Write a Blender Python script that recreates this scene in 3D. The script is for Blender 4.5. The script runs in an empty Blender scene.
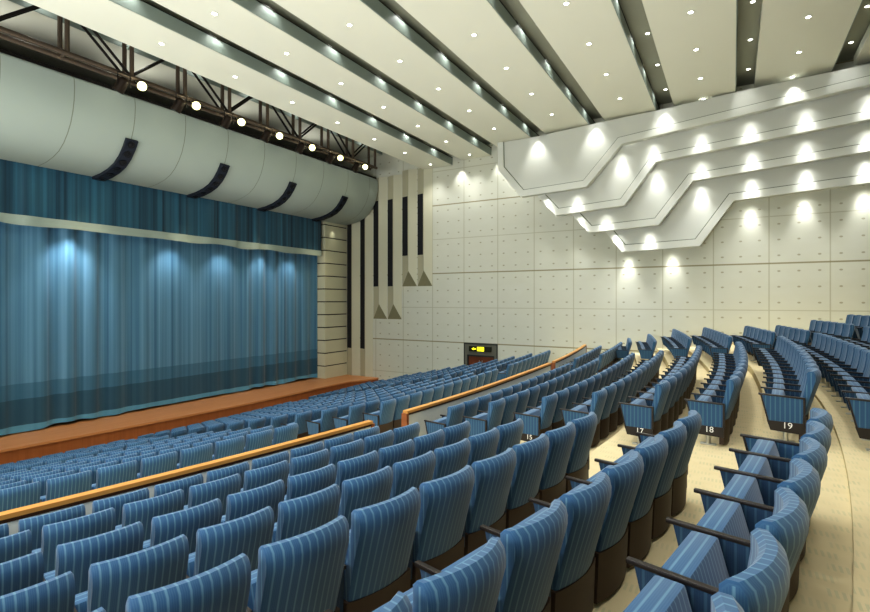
import bpy, bmesh, math, random
from mathutils import Vector, Matrix
random.seed(7)
C = bpy.context.scene.collection
PI = math.pi

# ------------------------------------------------------------------ materials
def srgb(r, g, b):
    f = lambda c: ((c/255)/12.92 if c/255 <= .04045 else ((c/255+.055)/1.055)**2.4)
    return (f(r), f(g), f(b), 1)

class NT:
    def __init__(s, name, rough=.6, metal=0, spec=.3):
        s.m = bpy.data.materials.new(name); s.m.use_nodes = True
        s.t = s.m.node_tree; s.b = s.t.nodes['Principled BSDF']
        s.b.inputs['Roughness'].default_value = rough
        s.b.inputs['Metallic'].default_value = metal
        s.b.inputs['Specular IOR Level'].default_value = spec
    def n(s, kind, **kw):
        nd = s.t.nodes.new(kind)
        for k, v in kw.items(): setattr(nd, k, v)
        return nd
    def link(s, a, b): s.t.links.new(a, b)
    def math(s, op, a, b=None, c=None):
        nd = s.n('ShaderNodeMath', operation=op)
        for i, v in enumerate((a, b, c)):
            if v is None: continue
            if isinstance(v, (int, float)): nd.inputs[i].default_value = v
            else: s.link(v, nd.inputs[i])
        return nd.outputs[0]
    def mix(s, f, a, b):
        nd = s.n('ShaderNodeMix', data_type='RGBA')
        if isinstance(f, (int, float)): nd.inputs[0].default_value = f
        else: s.link(f, nd.inputs[0])
        for i, v in ((6, a), (7, b)):
            if isinstance(v, tuple): nd.inputs[i].default_value = v
            else: s.link(v, nd.inputs[i])
        return nd.outputs[2]
    def pos(s):
        g = s.n('ShaderNodeNewGeometry'); x = s.n('ShaderNodeSeparateXYZ')
        s.link(g.outputs['Position'], x.inputs[0]); return x.outputs, g.outputs['Position']
    def noise(s, scale, detail=2, vec=None):
        nd = s.n('ShaderNodeTexNoise'); nd.inputs['Scale'].default_value = scale
        nd.inputs['Detail'].default_value = detail
        if vec is not None: s.link(vec, nd.inputs['Vector'])
        return nd.outputs['Fac']
    def color(s, c):
        if isinstance(c, tuple): s.b.inputs['Base Color'].default_value = c
        else: s.link(c, s.b.inputs['Base Color'])

def plain(name, rgb, rough=.6, metal=0, spec=.3, var=.06, scale=6):
    t = NT(name, rough, metal, spec)
    c = srgb(*rgb); d = tuple(x*(1-var*2) for x in c[:3])+(1,)
    t.color(t.mix(t.noise(scale), d, c)); return t.m

def emis(name, rgb, strength):
    t = NT(name); c = srgb(*rgb); t.color(c)
    t.b.inputs['Emission Color'].default_value = c
    t.b.inputs['Emission Strength'].default_value = strength
    return t.m

def stripes(name, base, pale, period=.049, duty=.26, rough=.75):
    t = NT(name, rough, spec=.25)
    uv = t.n('ShaderNodeUVMap'); uv.uv_map = 'UVMap'
    sp = t.n('ShaderNodeSeparateXYZ'); t.link(uv.outputs[0], sp.inputs[0])
    fr = t.math('FRACT', t.math('DIVIDE', sp.outputs[0], period))
    d = t.math('ABSOLUTE', t.math('SUBTRACT', fr, .5))
    mr = t.n('ShaderNodeMapRange', interpolation_type='SMOOTHSTEP')
    t.link(d, mr.inputs[0]); mr.inputs[1].default_value = duty/2-.05; mr.inputs[2].default_value = duty/2+.07
    mr.inputs[3].default_value = .8; mr.inputs[4].default_value = 0
    # broken weave between the wide stripes
    f2 = t.math('FRACT', t.math('DIVIDE', sp.outputs[0], period/5))
    w = t.math('MULTIPLY', t.math('GREATER_THAN', f2, .55), .12)
    fac = t.math('MAXIMUM', mr.outputs[0], w)
    t.color(t.mix(fac, srgb(*base), srgb(*pale)))
    t.b.inputs['Sheen Weight'].default_value = .25
    return t.m

M = {}
M['fabric'] = stripes('striped_fabric', (44, 82, 118), (92, 128, 150), period=.0455, duty=.2)
M['panel_fabric'] = stripes('panel_fabric', (44, 78, 110), (76, 112, 134), period=.053, duty=.22)
M['panel_shaded'] = stripes('shaded_panel_fabric', (30, 56, 82), (56, 86, 106), period=.053, duty=.22)  # panel fabric darkened: shade between the seats is put into the colour
M['black'] = plain('black_plastic', (34, 28, 26), .38, spec=.5)
M['skirt'] = plain('dark_brown_shell', (66, 52, 42), .55)
M['steel'] = plain('pedestal_steel', (190, 190, 180), .35, metal=.7)
M['white_paint'] = plain('white_numeral', (245, 245, 240), .5)

def wall_material():
    t = NT('wall_panels', .7)
    p, vec = t.pos()
    X = t.math('DIVIDE', t.math('ADD', p[0], 14.77+40*2.006), 2.006)
    Z = t.math('DIVIDE', t.math('ADD', p[2], -1.5+1.925*10), 1.925)
    def line(v, w):
        d = t.math('ABSOLUTE', t.math('SUBTRACT', t.math('FRACT', t.math('ADD', v, .5)), .5))
        return t.math('LESS_THAN', d, w)
    fx = line(X, .011); fz = line(Z, .009)
    fz2 = line(t.math('DIVIDE', Z, 2), .009)
    def cell(v): return t.math('SUBTRACT', t.math('FRACT', t.math('MULTIPLY', v, 3)), .5)
    cx = cell(X); cz = cell(Z)
    r = t.math('SQRT', t.math('ADD', t.math('MULTIPLY', cx, cx), t.math('MULTIPLY', t.math('MULTIPLY', cz, cz), 2.2)))
    dot = t.math('LESS_THAN', r, .085)
    base = t.mix(t.noise(1.6, 4), srgb(204, 206, 192), srgb(214, 215, 204))
    grain = t.mix(t.math('MULTIPLY', t.noise(45, 2), .18), base, srgb(176, 172, 140))
    c = t.mix(t.math('MULTIPLY', dot, .55), grain, srgb(128, 122, 84))
    c = t.mix(t.math('MULTIPLY', t.math('MAXIMUM', fx, fz), .42), c, srgb(140, 134, 92))
    c = t.mix(t.math('MULTIPLY', fz2, .6), c, srgb(120, 110, 60))
    t.color(c); return t.m
M['wall'] = wall_material()

def ceiling_material():
    t = NT('ceiling_paint', .55, spec=.35)
    t.color(t.mix(t.noise(.5, 3), srgb(220, 220, 204), srgb(230, 230, 214))); return t.m
M['ceil'] = ceiling_material()
M['recess'] = plain('recess_paint', (166, 168, 152), .7, var=.1, scale=1)
M['fascia'] = plain('slot_edge_paint', (142, 154, 146), .4, spec=.5, scale=1)
M['cloud'] = plain('reflector_plaster', (210, 212, 204), .6, var=.03, scale=1)
M['cloud_rim'] = plain('reflector_rim', (218, 220, 212), .6, var=.02, scale=1)
M['groove'] = plain('groove_shadow', (120, 128, 112), .8)  # dark colour of a flat strip standing for the shadow line inside the rim

def header_material():
    t = NT('header_shell', .5, spec=.4); p, v = t.pos()
    s = t.math('FRACT', t.math('DIVIDE', t.math('ADD', p[1], 100*1.95-10.35+.975), 1.95))
    l = t.math('LESS_THAN', t.math('ABSOLUTE', t.math('SUBTRACT', s, .5)), .008)
    c = t.mix(t.noise(.6, 3), srgb(162, 174, 166), srgb(178, 188, 180))
    t.color(t.mix(t.math('MULTIPLY', l, .6), c, srgb(96, 96, 70))); return t.m
M['header'] = header_material()

def curtain_material(name, base, dark, light, bands):
    t = NT(name, .62, spec=.4); p, v = t.pos()
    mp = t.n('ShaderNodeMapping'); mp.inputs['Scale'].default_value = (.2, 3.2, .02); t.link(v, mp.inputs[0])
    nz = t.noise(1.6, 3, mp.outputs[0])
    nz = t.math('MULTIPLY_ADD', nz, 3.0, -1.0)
    c = t.mix(nz, srgb(*dark), srgb(*base))  # vertical streaks put the shade of the folds into the cloth colour
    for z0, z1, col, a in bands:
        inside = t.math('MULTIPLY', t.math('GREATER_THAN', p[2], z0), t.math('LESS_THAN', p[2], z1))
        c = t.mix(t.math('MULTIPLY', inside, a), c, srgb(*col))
    t.color(c); t.b.inputs['Sheen Weight'].default_value = .3
    return t.m
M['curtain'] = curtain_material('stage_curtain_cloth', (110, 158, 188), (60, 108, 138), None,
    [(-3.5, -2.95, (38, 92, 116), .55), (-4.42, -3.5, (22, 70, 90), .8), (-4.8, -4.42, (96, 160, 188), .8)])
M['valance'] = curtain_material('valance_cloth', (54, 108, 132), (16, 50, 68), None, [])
M['trim'] = plain('valance_braid', (176, 190, 180), .6)

def wood(name, a, b, rough=.35, sc=(.3, .3, 6), vs=3):
    t = NT(name, rough, spec=.4); p, v = t.pos()
    mp = t.n('ShaderNodeMapping'); mp.inputs['Scale'].default_value = sc; t.link(v, mp.inputs[0])
    t.color(t.mix(t.noise(vs, 4, mp.outputs[0]), srgb(*a), srgb(*b))); return t.m
M['cap'] = wood('rail_cap_wood', (176, 124, 60), (204, 154, 88), .4, (1, .3, 1))
M['post'] = wood('rail_post_wood', (120, 70, 40), (150, 92, 56))
M['stage'] = wood('stage_floor_wood', (184, 122, 76), (208, 148, 98), .38, (6, .25, 1), 2)
M['fas'] = wood('stage_fascia_wood', (134, 78, 42), (170, 104, 62), .4, (1, 5, .15), 2)
M['door'] = wood('door_veneer', (92, 52, 32), (130, 74, 48), .3, (3, 3, .3))
M['railpanel'] = plain('rail_panel_paint', (204, 208, 204), .6)
M['railtrim'] = plain('rail_under_trim', (66, 42, 26), .6)  # dark brown trim board under the cap
M['metal'] = plain('truss_paint', (104, 92, 80), .38, metal=.45)
M['darkmetal'] = plain('dark_truss_paint', (30, 27, 24), .5)
M['can'] = plain('lamp_housing', (40, 30, 22), .45, metal=.2)
M['speaker'] = plain('speaker_cabinet', (40, 46, 58), .6)
M['cone'] = plain('speaker_cone', (22, 24, 28), .4)
M['grille'] = plain('speaker_grille', (48, 48, 52), .8, var=.2, scale=20)
M['fin'] = plain('fin_plaster', (204, 202, 180), .6, var=.03, scale=1)
M['fin_foot_shade'] = plain('shaded_foot_plaster', (142, 138, 110), .7)  # same plaster darkened, shade of the sloping foot put into the colour
M['fin_side_shade'] = plain('shaded_side_plaster', (184, 180, 156), .7, var=.03, scale=1)  # same plaster a little darker, shade of the left facet in the colour
M['door_frame'] = plain('door_frame_paint', (112, 112, 100), .5)
M['frame_dark'] = plain('door_frame_edge', (58, 60, 56), .5)
M['sign_box'] = plain('sign_box', (40, 42, 24), .4)
M['sign_lit'] = emis('sign_light', (240, 236, 40), 1.6)
M['lens'] = emis('downlight_lens', (255, 255, 250), 9)
M['bulb'] = emis('spotlight_lens', (255, 252, 190), 1.5)
M['ring'] = plain('downlight_ring', (214, 214, 196), .4)

def pilaster_material():
    t = NT('pilaster_blocks', .55)
    t.color(t.mix(t.noise(1, 3), srgb(206, 204, 176), srgb(220, 217, 192))); return t.m
M['pil'] = pilaster_material()

def carpet_material():
    t = NT('carpet', .95, spec=.1); p, v = t.pos()
    br = t.n('ShaderNodeTexBrick')
    mp = t.n('ShaderNodeMapping'); mp.inputs['Rotation'].default_value = (0, 0, .15); t.link(v, mp.inputs[0])
    t.link(mp.outputs[0], br.inputs['Vector'])
    br.inputs['Scale'].default_value = 1; br.inputs['Brick Width'].default_value = .3
    br.inputs['Row Height'].default_value = .2; br.inputs['Mortar Size'].default_value = .06
    br.inputs['Mortar Smooth'].default_value = .4
    br.inputs['Color1'].default_value = (1, 1, 1, 1); br.inputs['Color2'].default_value = (.2, .2, .2, 1)
    br.inputs['Mortar'].default_value = (0, 0, 0, 1)
    base = t.mix(t.noise(3, 4), srgb(206, 192, 154), srgb(216, 203, 168))
    base = t.mix(t.math('MULTIPLY', t.noise(120, 2), .25), base, srgb(170, 150, 104))
    st = t.math('FRACT', t.math('MULTIPLY', p[0], 26))
    st = t.math('GREATER_THAN', st, .5)
    fac = t.math('MULTIPLY', t.math('MULTIPLY', br.outputs['Color'], st), .38)
    t.color(t.mix(fac, base, srgb(158, 166, 140))); return t.m
M['carpet'] = carpet_material()

# ------------------------------------------------------------------ mesh helpers
def obj(name, bm, mats, parent=None, smooth=False):
    me = bpy.data.meshes.new(name)
    bmesh.ops.recalc_face_normals(bm, faces=bm.faces)
    bm.to_mesh(me); bm.free()
    for m in (mats if isinstance(mats, (list, tuple)) else [mats]): me.materials.append(m)
    if smooth:
        for p in me.polygons: p.use_smooth = True
        try: me.set_sharp_from_angle(angle=math.radians(40))
        except Exception: pass
    o = bpy.data.objects.new(name, me); C.objects.link(o); o.parent = parent
    return o

def tag(o, label, cat, group=None):
    o['label'] = label; o['category'] = cat
    if group: o['group'] = group
    return o

def thing(name, label, cat, loc=(0, 0, 0), rz=0, group=None):
    o = bpy.data.objects.new(name, None); o.empty_display_size = .1; C.objects.link(o)
    o.location = loc; o.rotation_euler = (0, 0, rz)
    return tag(o, label, cat, group)

def struct(name, bm, m, parent=None, smooth=False):
    o = obj(name, bm, m, parent, smooth)
    if parent is None: o['kind'] = 'structure'
    return o

def box(bm, x0, x1, y0, y1, z0, z1, bev=0, mi=0, mat=None):
    r = bmesh.ops.create_cube(bm, size=1)
    vs = r['verts']
    for v in vs:
        v.co = Vector(((x0+x1)/2+v.co.x*(x1-x0), (y0+y1)/2+v.co.y*(y1-y0), (z0+z1)/2+v.co.z*(z1-z0)))
    fs = list({f for v in vs for f in v.link_faces})
    for f in fs: f.material_index = mi
    if bev:
        es = list({e for v in vs for e in v.link_edges})
        g = bmesh.ops.bevel(bm, geom=es, offset=bev, segments=2, profile=.6, affect='EDGES')
        vs = list({v for f in g['faces'] for v in f.verts} | {v for v in vs if v.is_valid})
        for f in g['faces']: f.material_index = mi
    if mat is not None:
        for v in set(vs): v.co = mat @ v.co
    return vs

def prism(bm, pts, axis, a0, a1, mi=0):
    """extrude a polygon; axis 'x','y','z' is the extrusion axis, pts are in the other two."""
    def P(p, a):
        return {'x': (a, p[0], p[1]), 'y': (p[0], a, p[1]), 'z': (p[0], p[1], a)}[axis]
    A = [bm.verts.new(P(p, a0)) for p in pts]; B = [bm.verts.new(P(p, a1)) for p in pts]
    fs = [bm.faces.new(A), bm.faces.new(B[::-1])]
    n = len(pts)
    for i in range(n): fs.append(bm.faces.new((A[i], B[i], B[(i+1) % n], A[(i+1) % n])))
    for f in fs: f.material_index = mi
    return fs

def tube(bm, a, b, r, seg=8, r2=None, mi=0):
    a, b = Vector(a), Vector(b); d = b-a
    g = bmesh.ops.create_cone(bm, cap_ends=True, segments=seg, radius1=r, radius2=r if r2 is None else r2, depth=d.length)
    q = d.to_track_quat('Z', 'Y').to_matrix().to_4x4(); T = Matrix.Translation((a+b)/2) @ q
    for v in g['verts']: v.co = T @ v.co
    for f in {f for v in g['verts'] for f in v.link_faces}: f.material_index = mi

def uvset(bm, fn):
    uv = bm.loops.layers.uv.get('UVMap') or bm.loops.layers.uv.new('UVMap')
    bm.faces.ensure_lookup_table()
    for f in bm.faces:
        f.normal_update()
        for l in f.loops: l[uv].uv = fn(f, l.vert.co)

# ------------------------------------------------------------------ layout of the hall
WY = 25.0
def curve(Y, r=10):
    if Y < 12.5: return -(12.5-Y)**2/100
    if r >= 15 and Y > 17: return -(4.5**2)/190 - .12*(Y-17) - .006*(Y-17)**2
    return -(Y-12.5)**2/(190 if r >= 15 else 260)
def slope(Y, r=10): return (curve(Y+.05, r)-curve(Y-.05, r))/.1

X0 = {19: 1.18, 18: .17, 17: -.86, 16: -1.88, 15: -2.75, 14: -3.81, 13: -4.71}
FZ = {19: -1.86, 18: -2.05, 17: -2.20, 16: -2.45, 15: -2.62, 14: -2.83, 13: -3.03}
for r in (20, 21, 22, 23, 24): X0[r] = 1.0+(r-19)*1.02; FZ[r] = -1.80+(r-20)*.19
for r in range(12, 0, -1): X0[r] = -7.2-(12-r)*.93; FZ[r] = -3.40-(12-r)*.2

# floor: terraces following the rows
def floor_mesh():
    bm = bmesh.new()
    ys = [-3+i*.7 for i in range(41)]
    ys[-1] = WY
    rows = sorted(X0)
    def fx(r, Y):
        if r == 13: return -5.46+curve(Y, 13)
        return X0[r]-.66+curve(Y, r)
    strips = []
    def line(f, z): return [bm.verts.new((f(Y), Y, z)) for Y in ys]
    def join(a, b):
        for i in range(len(ys)-1): bm.faces.new((a[i], b[i], b[i+1], a[i+1]))
    prev = line(lambda Y: -23.5, FZ[1])
    for i, r in enumerate(rows):
        low = FZ[r-1] if r > 1 else FZ[1]
        a = line(lambda Y: fx(r, Y), low); join(prev, a)
        if r > 1:
            b = line(lambda Y: fx(r, Y), FZ[r]); join(a, b)
        else: b = a
        prev = b
    join(prev, line(lambda Y: 9.0, FZ[rows[-1]]))
    return bm
struct('floor', floor_mesh(), M['carpet'])

# side wall with fixed panels, door opening left in it
DX0, DX1, DZ0, DZ1 = -12.72, -10.78, -4.45, -2.36
bm = bmesh.new()
box(bm, -24, DX0, WY, WY+.3, -7, 9.6)
box(bm, DX1, 9, WY, WY+.3, -7, 9.6)
box(bm, DX0, DX1, WY, WY+.3, DZ1, 9.6)
box(bm, DX0, DX1, WY, WY+.3, -7, DZ0)
struct('wall_right', bm, M['wall'])
# wall behind the stage and above the header
bm = bmesh.new(); box(bm, -24.2, -24, -3, WY+.3, -7, 9.8)
struct('wall_stage', bm, M['frame_dark'])

# door
bm = bmesh.new()
box(bm, DX0, DX0+.16, WY-.04, WY+.25, DZ0, DZ1)
box(bm, DX1-.16, DX1, WY-.04, WY+.25, DZ0, DZ1)
box(bm, DX0+.16, DX1-.16, WY-.03, WY+.25, DZ1-.62, DZ1)
dr = struct('door_1', bm, M['door_frame'])
bm = bmesh.new(); box(bm, DX0+.14, DX1-.14, WY-.02, WY+.1, DZ1-.70, DZ1-.62)
box(bm, DX0+.14, DX0+.22, WY-.02, WY+.1, DZ0, DZ1-.62); box(bm, DX1-.22, DX1-.14, WY-.02, WY+.1, DZ0, DZ1-.62)
box(bm, DX0-.03, DX1+.03, WY-.05, WY-.03, DZ1-.05, DZ1+.03)
box(bm, DX0-.03, DX0+.03, WY-.05, WY-.03, DZ0, DZ1); box(bm, DX1-.03, DX1+.03, WY-.05, WY-.03, DZ0, DZ1)
obj('door_trim', bm, M['frame_dark'], dr)
for i in range(2):
    xa = DX0+.22+i*.75
    bm = bmesh.new(); box(bm, xa, xa+.745, WY+.05, WY+.11, DZ0, DZ1-.70, .01)
    lf = obj('door_leaf', bm, M['door'], dr)
    hx = xa+.66 if i == 0 else xa+.08
    bm = bmesh.new(); tube(bm, (hx, WY, DZ0+.9), (hx, WY, DZ0+1.2), .015)
    tube(bm, (hx, WY, DZ0+.95), (hx, WY+.06, DZ0+.95), .01); tube(bm, (hx, WY, DZ0+1.15), (hx, WY+.06, DZ0+1.15), .01)
    obj('door_handle', bm, M['steel'], lf)
es = thing('exit_sign', 'dark sign box with lit yellow arrow and panel above the exit door', 'sign', (-11.75, WY-.06, DZ1-.28))
bm = bmesh.new(); box(bm, -.66, .66, -.05, .03, -.14, .14, .01); obj('sign_box', bm, M['sign_box'], es)
bm = bmesh.new(); box(bm, -.16, .24, -.06, -.04, -.11, .11); obj('lit_panel', bm, M['sign_lit'], es)
bm = bmesh.new(); prism(bm, [(-.5, 0), (-.36, .07), (-.36, .03), (-.24, .03), (-.24, -.03), (-.36, -.03), (-.36, -.07)], 'y', -.06, -.04)
obj('lit_arrow', bm, M['sign_lit'], es)

# ------------------------------------------------------------------ ceiling
PAN = [(-23.8, -18.3, 8.75), (-15.35, -13.5, 7.5), (-12.9, -11.15, 7.7), (-10.5, -8.5, 7.9), (-7.85, -5.72, 8.05),
       (-5.05, -2.88, 8.18), (-2.2, .08, 8.36), (.75, 3.2, 8.6), (3.9, 6.6, 8.8)]
TH = .34
ordn = ['', 'first', 'second', 'third', 'fourth', 'fifth', 'sixth', 'seventh', 'eighth', 'ninth', 'tenth', 'eleventh',
        'twelfth', 'thirteenth', 'fourteenth', 'fifteenth', 'sixteenth', 'seventeenth', 'eighteenth', 'nineteenth',
        'twentieth', 'twenty-first', 'twenty-second', 'twenty-third', 'twenty-fourth', 'twenty-fifth', 'twenty-sixth', 'twenty-seventh', 'twenty-eighth']
for i, (a, b, z) in enumerate(PAN):
    bm = bmesh.new()
    za = z+TH+.3
    nx = PAN[i+1][0]-.02 if i+1 < len(PAN) else 9
    if i == 0: nx = -18.0
    box(bm, a-.1, nx+.1 if i+1 < len(PAN) else 9, -3, WY+.3, za, za+.15)
    struct('ceiling', bm, M['recess'])
bm = bmesh.new()
box(bm, 9, 9.2, -3.2, WY+.3, -7, 9.8); struct('wall_back', bm, M['frame_dark'])
bm = bmesh.new()
box(bm, -24.2, 9.2, -3.2, -3, -7, 9.8); struct('wall_left', bm, M['ceil'])
bm = bmesh.new()
box(bm, -18.3, -15.5, -3, WY+.3, 9.75, 9.9)
box(bm, -15.45, -15.38, -3, WY, 7.9, 9.8)
struct('ceiling', bm, M['recess'])
for i, (a, b, z) in enumerate(PAN):
    t = thing('ceiling_panel', ('dark shaded ceiling panel behind the lighting truss above the stage' if i == 0 else
              'long pale ceiling panel, %s from the stage truss, with a row of downlights' % ordn[i]), 'ceiling panel',
              ((a+b)/2, 0, z), 0, 'long pale ceiling panels')
    w = (b-a)/2
    y1 = WY-.02 if i < 6 else WY-.6
    bm = bmesh.new(); box(bm, -w, w, -3, y1, 0, TH-.02)
    obj('panel_board', bm, M['ceil'], t)
    bm = bmesh.new(); box(bm, w+.001, w+.03, -3, y1, .012, TH+.05)
    obj('edge_strip', bm, M['fascia'], t)
    bm = bmesh.new(); box(bm, w-.02, w+.045, -3, y1, TH+.05, TH+.08); obj('edge_lip', bm, M['darkmetal'], t)

lamps = {}
def lamp(kind, name, loc, energy, parent=None, col=(1, .99, .96), size=math.radians(110), blend=.8, rad=.06, aim=None):
    key = (kind, energy, col, size, blend, rad)
    if key not in lamps:
        L = bpy.data.lights.new(name, kind); L.energy = energy; L.color = col
        if kind == 'SPOT': L.spot_size = size; L.spot_blend = blend; L.shadow_soft_size = rad
        elif kind == 'POINT': L.shadow_soft_size = rad
        lamps[key] = L
    o = bpy.data.objects.new(name, lamps[key]); C.objects.link(o); o.location = loc; o.parent = parent
    if aim is not None:
        o.rotation_euler = Vector(aim).to_track_quat('-Z', 'Y').to_euler()
    return o

# camera numbers, also used to leave out things the photo shows nothing of
FW = Vector((-.5045, .8634, 0)); RT = Vector((.8634, .5045, 0))
def proj(p):
    D = p[0]*FW.x+p[1]*FW.y; l = p[0]*RT.x+p[1]*RT.y
    if D < .3: return None
    return 435+510*l/D, 300-510*p[2]/D, D

dl_mesh = {}
def downlight(x, y, z, label, group, energy=90, r=.066):
    t = thing('recessed_downlight', label, 'ceiling light', (x, y, z), 0, group)
    if r not in dl_mesh:
        bm = bmesh.new(); bmesh.ops.create_cone(bm, cap_ends=True, segments=20, radius1=r, radius2=r, depth=.01, matrix=Matrix.Translation((0, 0, -.012)))
        a = obj('lens', bm, M['lens'], t)
        bm = bmesh.new()
        for k in range(20):
            a0, a1 = 2*PI*k/20, 2*PI*(k+1)/20
            q = [(r*math.cos(a0), r*math.sin(a0)), ((r+.03)*math.cos(a0), (r+.03)*math.sin(a0)), ((r+.03)*math.cos(a1), (r+.03)*math.sin(a1)), (r*math.cos(a1), r*math.sin(a1))]
            prism(bm, q, 'z', -.014, 0)
        b = obj('trim_ring', bm, M['ring'], t)
        dl_mesh[r] = (a.data, b.data)
    else:
        for nm, me in zip(('lens', 'trim_ring'), dl_mesh[r]):
            o = bpy.data.objects.new(nm, me); C.objects.link(o); o.parent = t
    lamp('SPOT', 'lamp_beam', (0, 0, -.05), energy*3.6, t, size=math.radians(100), blend=1, rad=.25)
for i, (a, b, z) in enumerate(PAN):
    if i in (0, 8): continue
    n = 0
    for k in range(11):
        y = 24.2-2.56*k
        if i >= 6 and k == 0: y -= .3
        q = proj(((a+b)/2, y, z))
        if y < -2.5: continue
        if q and 0 < q[0] < 870 and 0 < q[1] < 612:
            n += 1
            downlight((a+b)/2, y, z, 'round downlight in the %s ceiling panel from the stage, %s out from the side wall' % (ordn[i], ordn[n]), 'downlights in the ceiling panels')
        else:
            lamp('SPOT', 'house_light', ((a+b)/2, y, z-.05), 340, size=math.radians(100), blend=1, rad=.25)
slot_names = {4: 'fourth', 5: 'fifth', 6: 'sixth', 7: 'seventh'}
for i in (4, 5, 6, 7):
    xs = (PAN[i][1]+PAN[i+1][0])/2; zs = PAN[i][2]+TH+.3; n = 0
    for k in range(9):
        y = 23.3-2.6*k
        q = proj((xs, y, zs))
        if q and 0 < q[0] < 870 and 0 < q[1] < 612:
            n += 1
            downlight(xs+.1, y, zs, 'small light in the dark slot after the %s ceiling panel, %s from side wall' % (slot_names[i], ordn[n]), 'small lights in the ceiling slots', 12, .06)
# washers that graze the slot edges
for i in range(0, 8):
    b = PAN[i][1]; z = PAN[i][2]
    for k in range(8):
        y = 22.95-2.6*k
        q = proj((b, y, z))
        if not q or not (-60 < q[0] < 930) or q[1] < -60: continue
        lamp('SPOT', 'slot_washer', (b+.19, y, z+TH+.26), 40, col=(1, 1, .97), size=math.radians(120), blend=1, rad=.05, aim=(-.15, .0, -1))

# ------------------------------------------------------------------ stepped reflectors on the side wall
TIERS = [
 (23.70, [(-10.19, 7.88), (-10.16, 6.52), (-8.97, 5.05), (-5.79, 5.18), (-4.25, 6.91), (3.27, 7.64), (6, 7.9)], 8.1),
 (24.05, [(-9.15, 5.97), (-8.25, 5.08), (-7.33, 4.05), (-4.2, 4.24), (-2.9, 6.01), (3.32, 6.51), (6, 6.7)], 7.2),
 (24.40, [(-7.49, 4.97), (-6.72, 4.17), (-5.86, 3.16), (-2.82, 3.31), (-1.48, 5.09), (3.36, 5.43), (6, 5.6)], 6.2),
 (24.70, [(-5.88, 4.0), (-5.14, 3.16), (-4.43, 2.22), (-1.24, 2.32), (.03, 4.14), (3.41, 4.34), (6, 4.45)], 5.2)]
tn = ['uppermost', 'second highest', 'third highest', 'lowest']
def inset(path, d):
    out = []
    for i, p in enumerate(path):
        ns = []
        for a, b in ((i-1, i), (i, i+1)):
            if a < 0 or b >= len(path): continue
            dx, dz = path[b][0]-path[a][0], path[b][1]-path[a][1]; L = math.hypot(dx, dz)
            ns.append((-dz/L, dx/L))
        nx = sum(n[0] for n in ns); nz = sum(n[1] for n in ns); L = math.hypot(nx, nz)
        nx, nz = nx/L, nz/L
        c = nx*ns[0][0]+nz*ns[0][1]
        out.append((p[0]+nx*d/c, p[1]+nz*d/c))
    return out
for k, (Y, path, ztop) in enumerate(TIERS):
    t = thing('acoustic_reflector', '%s stepped white acoustic reflector mounted on the panelled side wall' % tn[k], 'reflector', (0, Y, 0), 0, 'stepped acoustic reflectors on the side wall')
    tops = []
    if k == 0: tops = [(6, 8.55), (.4, 8.34), (-2.5, 8.15), (-5.4, 8.03), (-8.2, 7.88)]
    else:
        q = TIERS[k-1][1]; tops = [(6, q[6][1]+.5)]+[(p[0], p[1]+.6) for p in q[4:6]][::-1]+[(q[3][0]-.2, q[3][1]+.6), (q[2][0]+.3, q[2][1]+.5)]
        tops = [(6, q[6][1]+.4), (q[4][0]-.1, q[4][1]+.4), (q[3][0]-.2, q[3][1]+.4), (max(q[2][0]+.25, path[0][0]+.3), q[2][1]+.4)]
    bm = bmesh.new(); prism(bm, path+tops, 'y', 0, (TIERS[k+1][0]-.072 if k < 3 else WY-.002)-Y)
    obj('face_panel', bm, M['cloud'], t)
    ins = inset(path, .3); ins2 = inset(path, .34)
    bm = bmesh.new()
    for j in range(len(path)-1):
        prism(bm, [path[j], path[j+1], ins[j+1], ins[j]], 'y', -.07, 0)
    obj('rim', bm, M['cloud_rim'], t)
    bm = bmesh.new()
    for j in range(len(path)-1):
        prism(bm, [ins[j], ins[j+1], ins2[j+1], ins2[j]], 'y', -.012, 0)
    obj('shadow_strip', bm, M['groove'], t)
TL = [[(-7.71, 5.03), (-6.3, 5.12), (-4.3, 6.75), (-2.99, 7.0), (-1.14, 7.18), (.6, 7.35), (2.41, 7.52), (4.3, 7.7)],
      [(-6.23, 4.1), (-5.05, 4.15), (-2.88, 5.95), (-1.16, 6.1), (.66, 6.27), (2.45, 6.4), (4.3, 6.5)],
      [(-4.64, 3.17), (-3.23, 3.2), (-1.17, 5.05), (.67, 5.16), (2.48, 5.32), (4.3, 5.4)],
      [(-4.2, 2.17), (-2.32, 2.22), (.63, 4.1), (2.46, 4.25), (4.3, 4.35)]]
for k, ls in enumerate(TL):
    for x, z in ls:
        lamp('SPOT', 'reflector_beam', (x, TIERS[k][0]+.04, z-.02), 190, col=(1, 1, .98), size=math.radians(60), blend=1, rad=.08, aim=(0, .1, -1))
        lamp('SPOT', 'reflector_downlight', (x, TIERS[k][0]+.04, z-.02), 22, col=(1, 1, .96), size=math.radians(125), blend=1, rad=.06, aim=(0, .04, -1))
for x, z in [(-12.9, 7.5), (-10.55, 7.7)]:
    lamp('SPOT', 'wall_washer', (x, WY-.35, z), 150, col=(1, 1, .96), size=math.radians(74), blend=1, rad=.06, aim=(0, .12, -1))
for x, z in [(-8.1, 7.95), (-5.4, 8.1), (-2.5, 8.25), (2.0, 8.45)]:
    lamp('SPOT', 'wall_washer', (x, TIERS[0][0]-.3, z), 150, col=(1, 1, .96), size=math.radians(74), blend=1, rad=.06, aim=(0, .12, -1))

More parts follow.
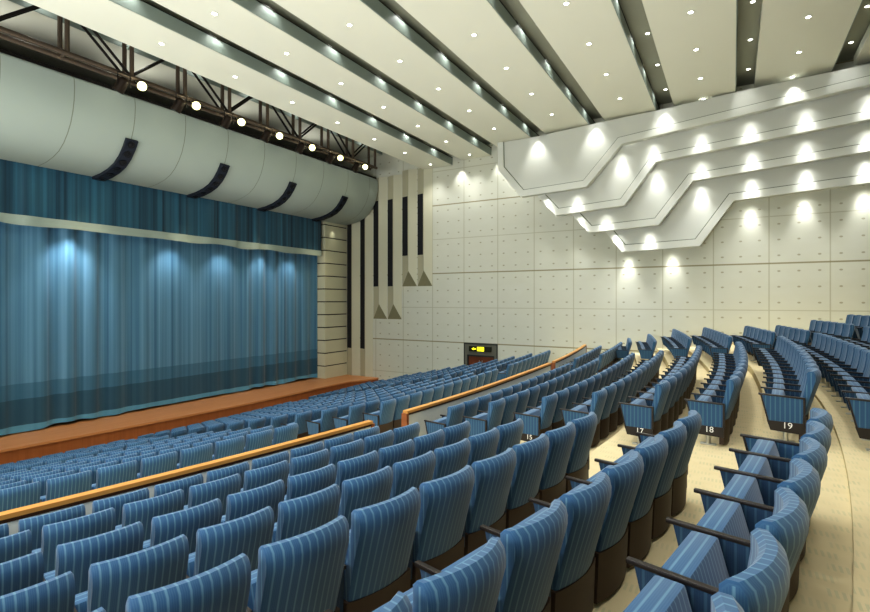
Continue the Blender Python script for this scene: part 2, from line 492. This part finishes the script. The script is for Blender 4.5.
# ------------------------------------------------------------------ fins beside the stage
FX = [-21.05, -20.0, -18.98, -17.92, -16.86, -15.8, -14.76]
spec = [(-4.7, -3.0, 6.0, 7.4), (-4.7, -3.0, 6.0, 7.4), (-1.14, .82, 6.0, 7.5), (-1.14, .82, 6.0, 7.5), (.8, 2.6, 6.05, 7.7), (.8, 2.6, 6.1, 7.7)]
fl = ['floor-length white wall fin with dark speaker grille, nearest the stage', 'floor-length white wall fin with dark speaker grille, second from the stage',
      'mid-length folded white wall fin with dark grille, third from the stage', 'mid-length folded white wall fin with dark grille, fourth from the stage',
      'short folded white wall fin with dark grille, fifth from the stage', 'short folded white wall fin with dark grille, farthest from the stage']
for i in range(6):
    x0, x1 = FX[i]+.02, FX[i+1]-.02; zb, d0, d1, zt = spec[i]
    t = thing('acoustic_fin', fl[i], 'wall fin', (x0, WY-.001, zb), 0, 'folded acoustic fins beside the stage')
    w = x1-x0; ax = w*.5; dep = .13; H = zt-zb-.1
    if i < 2: H = zt-zb+.3
    fold = .9 if i >= 2 else 0
    bm = bmesh.new()
    A = [bm.verts.new(p) for p in ((0, 0, 0), (ax, -dep, fold), (w, 0, 0))]
    B = [bm.verts.new(p) for p in ((0, 0, H), (ax, -dep, H), (w, 0, H))]
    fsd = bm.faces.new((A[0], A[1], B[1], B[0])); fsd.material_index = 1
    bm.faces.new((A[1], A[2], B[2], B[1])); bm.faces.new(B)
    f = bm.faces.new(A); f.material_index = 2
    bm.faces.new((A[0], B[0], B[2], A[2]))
    obj('fin_body', bm, [M['fin'], M['fin_side_shade'], M['fin_foot_shade']], t)
    bm = bmesh.new()
    n = Vector((-dep, -ax, 0)).normalized()*.012
    def on(s, z): return Vector((ax*s, -dep*s, z))
    s0, s1 = .03, .88
    q = [on(s0, d0-zb), on(s1, d0-zb), on(s1, min(d1-zb, H)), on(s0, min(d1-zb, H))]
    a = [bm.verts.new(v+n) for v in q]; b = [bm.verts.new(v) for v in q]
    bm.faces.new(a); bm.faces.new(b[::-1])
    for j in range(4): bm.faces.new((a[j], b[j], b[(j+1) % 4], a[(j+1) % 4]))
    g = obj('speaker_grille', bm, M['grille'], t)
    z = d0-zb+.5
    while z < d1-zb-.3:
        bm = bmesh.new(); c = on(.45, z)+n*1.5; tube(bm, c, c+n*1.2, .05, 10); z += 1.0
        obj('grille_fixing', bm, M['cone'], g)
    if i >= 4 or i == 2 or i == 3:
        lamp('SPOT', 'fin_washer', (x1-.3, WY-.95, 7.0), 16, col=(1, 1, .88), size=math.radians(70), blend=.8, rad=.04, aim=(0, .2, -1))

# pilaster of stacked blocks
bm = bmesh.new()
z = -4.7
while z < 4.7:
    z1 = min(z+.71, 4.7)
    box(bm, -23.8, -21.0, 22.95, WY-.02, z, z1, .015)
    z += .77
pz = struct('trim_1', bm, M['pil'])
bm = bmesh.new(); box(bm, -23.7, -21.06, 23.01, WY-.03, -4.7, 4.7)
obj('joint_backing', bm, M['darkmetal'], pz)
lamp('SPOT', 'pilaster_washer', (-20.75, 23.6, 4.45), 14, col=(1, 1, .85), size=math.radians(60), blend=.8, rad=.04, aim=(-.25, 0, -1))

# ------------------------------------------------------------------ stage
SP = [(-2.97, -20.6), (2, -20.3), (7.7, -19.7), (12, -19.3), (15.8, -19.1), (19, -19.12), (21.5, -19.2), (23.0, -19.1), (23.8, -18.75), (24.2, -18.6), (WY-.02, -18.55)]
def dense(P, n=6):
    out = []
    for (a, b), (c, d) in zip(P, P[1:]):
        for k in range(n): out.append((a+(c-a)*k/n, b+(d-b)*k/n))
    out.append(P[-1]); return out
stg = thing('stage', 'orange wooden stage apron with vertical boarded front below the blue curtain', 'stage', (-20, 12, -5.6))
def local(bm, o):
    bmesh.ops.translate(bm, verts=bm.verts, vec=-Vector(o.location)); return bm
bm = bmesh.new()
pts = [(x, y) for y, x in SP]+[(-23.9, WY-.02), (-23.9, -2.97)]
prism(bm, pts, 'z', -4.78, -4.7)
obj('stage_deck', local(bm, stg), M['stage'], stg)
bm = bmesh.new()
pts = [(x-.04, y) for y, x in SP]+[(-21.5, WY-.04), (-21.5, -2.97)]
prism(bm, pts, 'z', -5.6, -4.78)
obj('stage_front', local(bm, stg), M['fas'], stg)
st = thing('stage_steps', 'short wooden steps between the stage end and side wall', 'steps', (-18.2, 24.4, -5.6))
for k in range(3):
    bm = bmesh.new(); box(bm, -.33+k*.28, -.05+k*.28, -.55, .58, 0, .68-k*.2, .008); obj('step', bm, M['stage'], st)

def drape(yA, yB, x, z0, z1, amp, seed, step=.045):
    rnd = random.Random(seed); bm = bmesh.new()
    comps = [(rnd.uniform(.5, 1), rnd.uniform(1.2, 9), rnd.uniform(0, 6)) for _ in range(7)]
    n = int((yB-yA)/step); prev = None
    zs = [z0, z0+(z1-z0)*.33, z0+(z1-z0)*.66, z1]
    for i in range(n+1):
        y = yA+(yB-yA)*i/n; s = 0
        for a, f, p in comps: s += a/len(comps)*math.sin(f*y+p+.6*math.sin(.7*y+p))
        s = math.copysign(abs(s)**.7, s)
        env = .55+.45*math.sin(y*.55+seed)
        hem = .05*math.sin(y*2.1)*env
        col = [bm.verts.new((x+amp*s*env*(1.0-.25*k/3), y, z+(hem if k == 0 else 0))) for k, z in enumerate(zs)]
        if prev:
            for k in range(3): bm.faces.new((prev[k], col[k], col[k+1], prev[k+1]))
        prev = col
    return bm
cu = thing('stage_curtain', 'tall light blue stage curtain with darker teal bands near its hem', 'curtain', (-21.65, 12, -4.7))
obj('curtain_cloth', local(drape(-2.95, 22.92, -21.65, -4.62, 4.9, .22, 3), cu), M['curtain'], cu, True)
va = thing('curtain_valance', 'dark blue valance with pale braid along its lower edge, hung before the curtain', 'valance', (-21.12, 12, 4.8))
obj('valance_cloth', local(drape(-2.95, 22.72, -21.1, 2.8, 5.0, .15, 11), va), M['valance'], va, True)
obj('braid', local(drape(-2.95, 22.73, -21.08, 2.6, 2.92, .15, 11), va), M['trim'], va, True)
for y, e in [(5.5, 160), (9.6, 200), (13.6, 110), (16.2, 110), (18.6, 90), (20.6, 90)]:
    lamp('SPOT', 'curtain_washer', (-20.8, y, 2.62), e, col=(.95, .98, 1), size=math.radians(90), blend=1, rad=.15, aim=(-.42, 0, -1))
for y in (5, 10, 14, 18, 22):
    lamp('SPOT', 'stage_floor_light', (-20.0, y, 4.3), 150, col=(1, .85, .6), size=math.radians(100), blend=1, rad=.2, aim=(.0, 0, -1))

# curved header over the stage opening
prof = [(-18.62, 7.3), (-18.5, 7.2), (-18.47, 6.9), (-18.5, 6.5), (-18.58, 6.15), (-18.72, 5.8), (-18.92, 5.5), (-19.18, 5.22), (-19.5, 5.0), (-19.9, 4.85), (-20.4, 4.74), (-21.0, 4.68)]
back = [(x-.15, z+.12) for x, z in prof][::-1]
bm = bmesh.new(); prism(bm, prof+back, 'y', -3, 24.8)
struct('ceiling_header', bm, M['header'], smooth=True)
bm = bmesh.new(); box(bm, -24, -18.9, -3, 24.8, 7.32, 7.42); box(bm, -18.9, -18.6, -3, 24.8, 7.30, 7.4)
struct('trim_2', bm, M['darkmetal'])

spk_lab = ['curved dark column speaker on the header, nearest the left edge', 'curved dark column speaker on the header, second from the left',
           'curved dark column speaker on the header, third from the left', 'curved dark column speaker on the header, nearest the pilaster']
sp = prof[5:]
for i in range(4):
    y = 10.35+3.9*i
    t = thing('column_speaker', spk_lab[i], 'speaker', (-20, y, 4.9), 0, 'curved column speakers on the header')
    outer = []
    for j, (x, z) in enumerate(sp):
        a = sp[max(j-1, 0)]; b = sp[min(j+1, len(sp)-1)]
        dx, dz = b[0]-a[0], b[1]-a[1]; L = math.hypot(dx, dz); nx, nz = -dz/L, dx/L
        if nx < 0 and nz > 0: nx, nz = -nx, -nz
        outer.append((x+nx*.1, z+nz*.1, nx, nz))
    bm = bmesh.new()
    prism(bm, [(x, z) for x, z, _, _ in outer]+sp[::-1], 'y', y-.21, y+.21)
    obj('cabinet', local(bm, t), M['speaker'], t)
    for j in range(len(outer)-1):
        mx = (outer[j][0]+outer[j+1][0])/2; mz = (outer[j][1]+outer[j+1][1])/2
        n = Vector((outer[j][2]+outer[j+1][2], 0, outer[j][3]+outer[j+1][3])).normalized()
        c = Vector((mx, y, mz)); bm = bmesh.new()
        tube(bm, c-n*.01, c+n*.035, .13, 20, .13); tube(bm, c+n*.03, c+n*.06, .09, 20, .04)
        obj('driver_cone', local(bm, t), M['cone'], t)

# ------------------------------------------------------------------ lighting truss
TX = -17.6
tr = thing('lighting_truss', 'long brown steel lighting truss hung before the stage header', 'truss', (TX, 12, 7.45))
for dx in (-.22, .22):
    bm = bmesh.new(); tube(bm, (TX+dx, -3, 7.45), (TX+dx, 23.2, 7.45), .08, 10); obj('lower_chord', local(bm, tr), M['metal'], tr, True)
    bm = bmesh.new(); tube(bm, (TX+dx, -3, 9.25), (TX+dx, 23.2, 9.25), .08, 10); obj('upper_chord', local(bm, tr), M['metal'], tr, True)
joints = [7.7+1.92*k for k in range(-5, 9)]
for k, y in enumerate(joints):
    for dx in (-.22, .22):
        bm = bmesh.new(); tube(bm, (TX+dx, y, 7.45), (TX+dx, y, 9.25), .07, 8); obj('post', local(bm, tr), M['metal'], tr, True)
    bm = bmesh.new(); tube(bm, (TX-.22, y, 7.45), (TX+.22, y, 7.45), .04, 8); obj('cross_bar', local(bm, tr), M['metal'], tr, True)
    if k+1 < len(joints):
        yb = joints[k+1]; low = (k % 2 == 0)
        for dx in (-.16, .16):
            bm = bmesh.new()
            tube(bm, (TX+dx, y, 7.5 if low else 9.2), (TX+dx, yb, 9.2 if low else 7.5), .045, 8)
            obj('brace', local(bm, tr), M['darkmetal'], tr, True)

lm = ['nearest the left edge', 'second from the left', 'third from the left', 'fourth from the left', 'third from the right end', 'second from the right end', 'at the right end']
camv = Vector((0, 0, 0))
for i in range(-1, 7):
    y = 9.85+2.01*i
    if i == -1:
        continue
    g = 'stage spotlights on the truss'
    t = thing('stage_spotlight', 'lit round spotlight facing the seats, on the truss, '+lm[i], 'spotlight', (TX+.42, y, 7.2), 0, g)
    d = Vector((17, -y*.85, -6)).normalized()
    bm = bmesh.new(); tube(bm, (0, 0, 0), -d*.3, .15, 20, .11); obj('housing', bm, M['can'], t, True)
    bm = bmesh.new(); tube(bm, d*.0, d*.02, .145, 20); obj('lens', bm, M['bulb'], t)
    bm = bmesh.new(); tube(bm, (-.1, .0, .05), (-.2, 0, .25), .03); tube(bm, -d*.15+Vector((0, -.2, 0)), Vector((-.2, -.2, .25)), .018); tube(bm, -d*.15+Vector((0, .2, 0)), Vector((-.2, .2, .25)), .018)
    obj('yoke', bm, M['darkmetal'], t)
    lamp('POINT', 'lamp_glow', tuple(d*.3), 10, t, col=(1, .95, .7), rad=.1)
    t = thing('stage_spotlight', 'unlit dark brown spotlight turned to the stage, on the truss, '+lm[i], 'spotlight', (TX+.35, y-.55, 7.22), 0, g)
    d = Vector((-.5, -.3, -1)).normalized()
    bm = bmesh.new(); tube(bm, d*.02, d*.42, .165, 20, .18); tube(bm, -d*.06, d*.02, .1, 16, .165); obj('housing', bm, M['can'], t, True)
    bm = bmesh.new(); tube(bm, d*.42, d*.435, .16, 20); obj('lens', bm, M['cone'], t)
    bm = bmesh.new(); tube(bm, (0, .2, -.2), (0, .2, .2), .018); tube(bm, (0, -.2, -.2), (0, -.2, .2), .018); tube(bm, (0, -.2, .2), (0, .2, .2), .02)
    obj('yoke', bm, M['darkmetal'], t)

for y in (2, 6.5, 11, 15.5, 20):
    lamp('SPOT', 'header_fill', (-19.6, y, 7.55), 35, col=(1, 1, .94), size=math.radians(150), blend=1, rad=.2, aim=(.35, 0, 1))  # added unseen lamps that brighten the ceiling panel behind the truss

# ------------------------------------------------------------------ rails
def rail(y0, y1, z, label, rise=0, n=24):
    ym = (y0+y1)/2; X = -5.46
    t = thing('balustrade_rail', label, 'balustrade', (X+curve(ym), ym, FZ[12]), 0, 'wood-capped balustrades')
    def sweep(hw, za, zb):
        bm = bmesh.new(); prev = None
        for i in range(n+1):
            f = i/n; y = y0+(y1-y0)*f; s = slope(y); c = X+curve(y); L = math.hypot(1, s)
            nx, ny = 1/L, -s/L; dz = rise*f*f
            vs = [bm.verts.new((c+sx*hw*nx, y+sx*hw*ny, (zz if zz < -3.3 else zz+dz))) for sx, zz in ((-1, za), (1, za), (1, zb), (-1, zb))]
            if prev:
                for k in range(4): bm.faces.new((prev[k], prev[(k+1) % 4], vs[(k+1) % 4], vs[k]))
            else: bm.faces.new(vs)
            prev = vs
        bm.faces.new(prev[::-1]); return local(bm, t)
    obj('cap', sweep(.06, z-.05, z), M['cap'], t)
    obj('under_trim', sweep(.05, z-.09, z-.05), M['railtrim'], t)
    obj('rail_panel', sweep(.042, FZ[12], z-.09), M['railpanel'], t)
    for y in (y0, y1):
        bm = bmesh.new(); c = X+curve(y); e = rise if y == y1 else 0
        box(bm, c-.062, c+.062, y-.04, y+.04, FZ[12], z-.051+e); obj('end_post', local(bm, t), M['post'], t)
rail(-2, 7.45, -2.2, 'long wood-capped grey balustrade crossing the left foreground, left of the aisle gap')
rail(8.45, 17.5, -2.2, 'long wood-capped grey balustrade right of the aisle gap, dividing the seat blocks')
rail(18.0, 24.2, -2.2, 'short curved wood-capped balustrade section near the side wall', .12)

# ------------------------------------------------------------------ theatre seats
W = .525; SPC = .59
def back_profile(t):
    """closed outline (x, z) of the padded back, leaning toward +x."""
    pts = [(-.035, .36), (.035, .34), (.05, .45), (.07, .60), (.094, .76), (.104, .84), (.100, .885), (.084, .93), (.052, .957), (.016, .955), (-.004, .93), (.004, .86), (.0, .70), (-.025, .52)]
    return pts
def seat_back(low=False):
    bm = bmesh.new(); P = back_profile(0)
    if low: P = [P[i] for i in (0, 1, 3, 5, 7, 9, 11, 12)]
    N = 4 if low else 10; rings = []
    us = [-1+2*i/N for i in range(N+1)]
    if not low: us = [-1, -.965]+us[1:-1]+[.965, 1]
    cx = .05; cz = .63
    for u in us:
        bow = .068*(1-u*u)-.034
        e = 1 if abs(u) < .99 else (.82 if not low else .95)
        ring = []
        for x, z in P:
            lean = (z-.36)*.21
            x += (z-.34)*.13; mx = lean+.09*(z-.34)
            xx = mx+(x-mx)*e; zz = z-(.012 if e < 1 else 0) if z > .6 else z
            w = W/2*(.95+.05*min(1, (z-.3)/.3))
            ring.append(bm.verts.new((xx+bow*(.6+.4*(z-.3)/.6), u*w, zz-.014*u*u*(z > .8))))
        rings.append(ring)
    n = len(P)
    for a, b in zip(rings, rings[1:]):
        for k in range(n): bm.faces.new((a[k], a[(k+1) % n], b[(k+1) % n], b[k]))
    bm.faces.new(rings[0]); bm.faces.new(rings[-1][::-1])
    bmesh.ops.recalc_face_normals(bm, faces=bm.faces)
    def fn(f, co):
        if abs(f.normal.y) > .9: return (co.x*1.0+.0245, co.z)
        return (co.y+.5*.0455, co.z)
    uvset(bm, fn); return bm
def seat_pad():
    bm = bmesh.new()
    box(bm, -.34, -.205, -.272, .272, .26, .607, .018)
    for v in bm.verts: v.co.x += (.6-v.co.z)*.28
    bmesh.ops.recalc_face_normals(bm, faces=bm.faces)
    def fn(f, co):
        if f.normal.z > .5: return ((co.x+.2725)*.0455/.052, co.y)
        return (co.y, co.z)
    uvset(bm, fn); return bm
def seat_skirt():
    bm = bmesh.new(); N = 8; r = []
    for i in range(N+1):
        u = -1+2*i/N; bow = .068*(1-u*u)-.034; w = W/2+.012
        r.append([bm.verts.new((x+bow*.6, u*w, z)) for x, z in ((-.02, .03), (.035, .03), (.05, .37), (-.02, .37))])
    for a, b in zip(r, r[1:]):
        for k in range(4): bm.faces.new((a[k], a[(k+1) % 4], b[(k+1) % 4], b[k]))
    bm.faces.new(r[0]); bm.faces.new(r[-1][::-1]); uvset(bm, lambda f, co: (co.y, co.z)); return bm
def arm_cap(y):
    bm = bmesh.new()
    box(bm, -.48, .03, y-.018, y+.018, -.012, .012, .006)
    for v in bm.verts: v.co.z += .612-(v.co.x+.5)*.03
    uvset(bm, lambda f, co: (co.x, co.z)); return bm
ARM = [(-.44, .60), (.012, .585), (.0, .27), (-.36, .27)]
def side_panel(y, w=.014):
    bm = bmesh.new(); prism(bm, ARM, 'y', y-w, y+w)
    uvset(bm, lambda f, co: (co.x, co.z)); return bm
def panel_base(y, w=.018):
    bm = bmesh.new(); prism(bm, [(-.385, .275), (.02, .275), (.02, .13), (-.345, .15)], 'y', y-w, y+w)
    # slim black edging round the upholstered panel
    prism(bm, [(-.46, .605), (-.44, .605), (-.36, .27), (-.38, .27)], 'y', y-w, y+w)
    prism(bm, [(.005, .59), (.03, .59), (.03, .27), (.005, .27)], 'y', y-w, y+w)
    uvset(bm, lambda f, co: (co.x, co.z)); return bm
def pedestal():
    bm = bmesh.new(); tube(bm, (-.18, -.24, .01), (-.18, -.24, .16), .03, 10)
    box(bm, -.28, -.08, -.28, -.2, 0, .018, .004)
    uvset(bm, lambda f, co: (co.x, co.z)); return bm

def meshof(name, bm, mats):
    o = obj(name, bm, mats, None, True); me = o.data; bpy.data.objects.remove(o); return me
HS = SPC/2
SM = {'backrest': meshof('backrest', seat_back(), M['fabric']),
      'seat_pad': meshof('seat_pad', seat_pad(), M['fabric']),
      'back_shell': meshof('back_shell', seat_skirt(), M['skirt']),
      'armrest': meshof('armrest', arm_cap(-HS), M['black']),
      'side_panel': meshof('side_panel', side_panel(-HS), M['panel_shaded']),
      'side_panel_e': meshof('side_panel', side_panel(-HS), M['panel_fabric']),
      'panel_base': meshof('panel_base', panel_base(-HS), M['black']),
      'armrest_r': meshof('armrest', arm_cap(HS), M['black']),
      'side_panel_r': meshof('side_panel', side_panel(HS), M['panel_fabric']),
      'panel_base_r': meshof('panel_base', panel_base(HS), M['black']),
      'pedestal': meshof('pedestal', pedestal(), M['steel'])}

def number_mesh(s):
    cu_ = bpy.data.curves.new('n', 'FONT'); cu_.body = s; cu_.size = .115; cu_.align_x = 'CENTER'; cu_.align_y = 'CENTER'; cu_.extrude = .002; cu_.resolution_u = 3
    o = bpy.data.objects.new('n', cu_); C.objects.link(o)
    bpy.context.view_layer.update()
    me = bpy.data.meshes.new_from_object(o); bpy.data.objects.remove(o)
    me.materials.clear(); me.materials.append(M['white_paint']); return me

seats = []   # (block, row, index-from-aisle, x, y, z, rz, first, last)
def fill(block, row, ya, yb, anchor):
    n = int((yb-ya)/SPC+.35)
    for i in range(n):
        y = ya+SPC*(i+.5) if anchor == 'lo' else yb-SPC*(i+.5)
        if y < .55: break
        x = X0[row]-.15+curve(y, row)+({19: -.06, 17: .14, 18: .04, 16: .15, 15: .15, 14: .15, 13: .13}.get(row, 0) if block == 'far' else 0)
        seats.append(dict(block=block, row=row, i=i+1, x=x, y=y, z=FZ[row], rz=-math.atan(slope(y, row)), first=(i == 0), last=(i == n-1), anchor=anchor))
near_end = {13: 6.88, 14: 6.72, 15: 6.4, 16: 6.21, 17: 5.9, 18: 5.8, 19: 5.44}
for r in range(13, 20): fill('near', r, .3, near_end[r], 'hi')
for r in (13, 14):
    s = 8.22+(19-r)*.08
    fill('far', r, s, 17.0, 'lo'); fill('third', r, 18.3, 24.5, 'lo')
fe = {15: 17.6, 16: 16.8, 17: 16.2, 18: 15.9, 19: 16.0, 20: 16.6, 21: 16.8}
for r in range(15, 22): fill('far', r, (8.02 if r == 19 else 8.15 if r == 18 else 8.2 if r == 17 else 8.4+(17-r)*.06) if r < 20 else 7.8, fe[r], 'lo')
ts = {15: 21.6, 16: 20.3, 17: 18.6, 18: 17.6, 19: 17.2, 20: 17.4, 21: 17.6, 22: 17.8, 23: 18.0}
te = {18: 23.3, 19: 21.6, 20: 21.2, 21: 21.2, 22: 21.4, 23: 21.6}
for r in range(15, 24): fill('third', r, ts[r], te.get(r, 24.3), 'lo')
for r in range(1, 13):
    if r != 6: fill('stalls left', r, 2.0, 7.45+(12-r)*.19, 'hi')
    fill('stalls right', r, 9.9+max(0, r-11)*.05, 16.9, 'lo'); fill('stalls wall', r, 18.1, 24.5 if r > 2 else 23.6, 'lo')

vis = []
for s in seats:
    pts = [proj((s['x']+dx, s['y']+dy, s['z']+dz)) for dx in (-.5, .2) for dy in (-.3, .3) for dz in (0.3, .93)]
    ok = [q for q in pts if q and -4 < q[0] < 874 and 200 < q[1] < 616]
    if not ok: continue
    s['D'] = min(q[2] for q in ok)
    if s['D'] < 1.2: continue
    vis.append(s)
vis.sort(key=lambda s: s['D'])
LIM = 300
front_rows = {'near': {13: 'first row behind the rail', 14: 'second row behind the rail', 15: 'third row behind the rail', 16: 'fourth row behind the rail',
                       17: 'fifth row behind the rail', 18: 'sixth row behind the rail', 19: 'last row facing left'}}
def label(s):
    b, r, i = s['block'], s['row'], s['i']; o = ordn[i]
    tip = 'upright striped blue seat'
    if b == 'near':
        return 'striped blue seat, near block, %s, %s from the aisle' % (front_rows['near'][r], o)
    if b == 'far':
        k = {13: 'first row behind the far rail', 14: 'second row behind the far rail', 15: 'row with end number 15', 16: 'row between numbers 15 and 17',
             17: 'row with end number 17', 18: 'row with end number 18', 19: 'row with end number 19', 20: 'row right behind number 19', 21: 'second row behind number 19'}[r]
        return 'blue seat, middle block, %s, %s from the aisle' % (k, o)
    if b == 'third':
        return 'blue seat, side wall block, %s row behind rail, %s from the aisle' % (ordn[r-12], o)
    if b == 'stalls left':
        return 'blue seat, left block before rail, %s row from rail, %s from aisle' % (ordn[13-r], o)
    if b == 'stalls right':
        return 'blue seat, right block before rail, %s row from rail, %s from aisle' % (ordn[13-r], o)
    return 'blue seat, block by the door, %s row from rail, %s from aisle' % (ordn[13-r], o)
base_parts = ['backrest', 'back_shell', 'seat_pad', 'armrest', 'side_panel', 'pedestal']
for s in vis[:LIM]:
    t = thing('theatre_seat', label(s), 'seat', (s['x'], s['y'], s['z']), s['rz'], 'rows of striped blue theatre seats')
    parts = list(base_parts)
    if s['first'] and s['anchor'] == 'lo': parts.append('panel_base'); parts[parts.index('side_panel')] = 'side_panel_e'
    if (s['anchor'] == 'lo' and s['last']) or (s['anchor'] == 'hi' and s['first']): parts += ['armrest_r', 'side_panel_r', 'panel_base_r']
    pb = None
    for p in parts:
        o = bpy.data.objects.new(p[:-2] if p.endswith(('_r', '_e')) else p, SM[p]); C.objects.link(o); o.parent = t
        if p == 'panel_base': pb = o
    if pb and s['block'] == 'far' and s['row'] in (15, 17, 18, 19):
        o = bpy.data.objects.new('row_number', number_mesh(str(s['row']))); C.objects.link(o); o.parent = pb
        o.location = (-.16, -HS-.022, .226); o.rotation_euler = (PI/2, 0, 0)
        o['label'] = 'white row number %d' % s['row']
# remaining small seats far off: one object
LB = bmesh.new()
parts = [(SM_, mi) for SM_, mi in ((SM['seat_pad'], 0), (SM['side_panel'], 1), (SM['armrest'], 2), (SM['back_shell'], 3))]
lowback = meshof('low_back', seat_back(True), M['fabric'])
parts = [(lowback, 0)]+parts
uvl = LB.loops.layers.uv.new('UVMap')
for s in vis[LIM:]:
    T = Matrix.Translation((s['x'], s['y'], s['z'])) @ Matrix.Rotation(s['rz'], 4, 'Z')
    for me, mi in parts:
        vs = [LB.verts.new(T @ v.co) for v in me.vertices]
        uvd = me.uv_layers['UVMap'].data
        for p in me.polygons:
            f = LB.faces.new([vs[k] for k in p.vertices]); f.material_index = mi; f.smooth = False
            for l, li in zip(f.loops, p.loop_indices): l[uvl].uv = uvd[li].uv
if len(vis) > LIM:
    me = bpy.data.meshes.new('theatre_seats'); LB.to_mesh(me)
    for m in ('fabric', 'panel_fabric', 'black', 'skirt'): me.materials.append(M[m])
    o = bpy.data.objects.new('distant_theatre_seats', me); C.objects.link(o)
    tag(o, 'packed rows of small blue seats far off, between the rail and stage', 'seats'); o['kind'] = 'stuff'
LB.free()
print('seats visible', len(vis), 'individual', min(LIM, len(vis)))

# ------------------------------------------------------------------ world, fill, camera
w = bpy.data.worlds.new('World'); bpy.context.scene.world = w; w.use_nodes = True
bg = w.node_tree.nodes['Background']; bg.inputs[0].default_value = (.86, .95, 1, 1); bg.inputs[1].default_value = .55

def area(name, loc, aim, sx, sy, e, col=(.95, .98, 1), spread=160):
    L = bpy.data.lights.new(name, 'AREA'); L.shape = 'RECTANGLE'; L.size = sx; L.size_y = sy; L.energy = e; L.color = col; L.spread = math.radians(spread)
    o = bpy.data.objects.new(name, L); C.objects.link(o); o.location = loc
    o.rotation_euler = Vector(aim).to_track_quat('-Z', 'Y').to_euler(); return o
area('ceiling_fill', (-9.5, 10, 2.6), (0, .05, 1), 20, 20, 400, (1, 1, .97), 150)  # added fill lamp without a fixture, lifts the ceiling brightness
area('side_wall_fill', (-9, -2.5, 1.5), (0, 1, .55), 16, 4, 1950)  # added fill lamp out of view, brightens the side wall

cam = bpy.data.cameras.new('camera'); co = bpy.data.objects.new('camera', cam); C.objects.link(co)
co.location = (0, 0, 0)
co.rotation_euler = (PI/2, 0, math.atan2(.5045, .8634))
cam.sensor_width = 36; cam.lens = 510/870*36; cam.shift_y = -(306-300)/870
cam.clip_start = .05; cam.clip_end = 200
bpy.context.scene.camera = co
vs = bpy.context.scene.view_settings
vs.view_transform = 'Standard'; vs.look = 'Medium High Contrast'; vs.exposure = 0; vs.gamma = 1
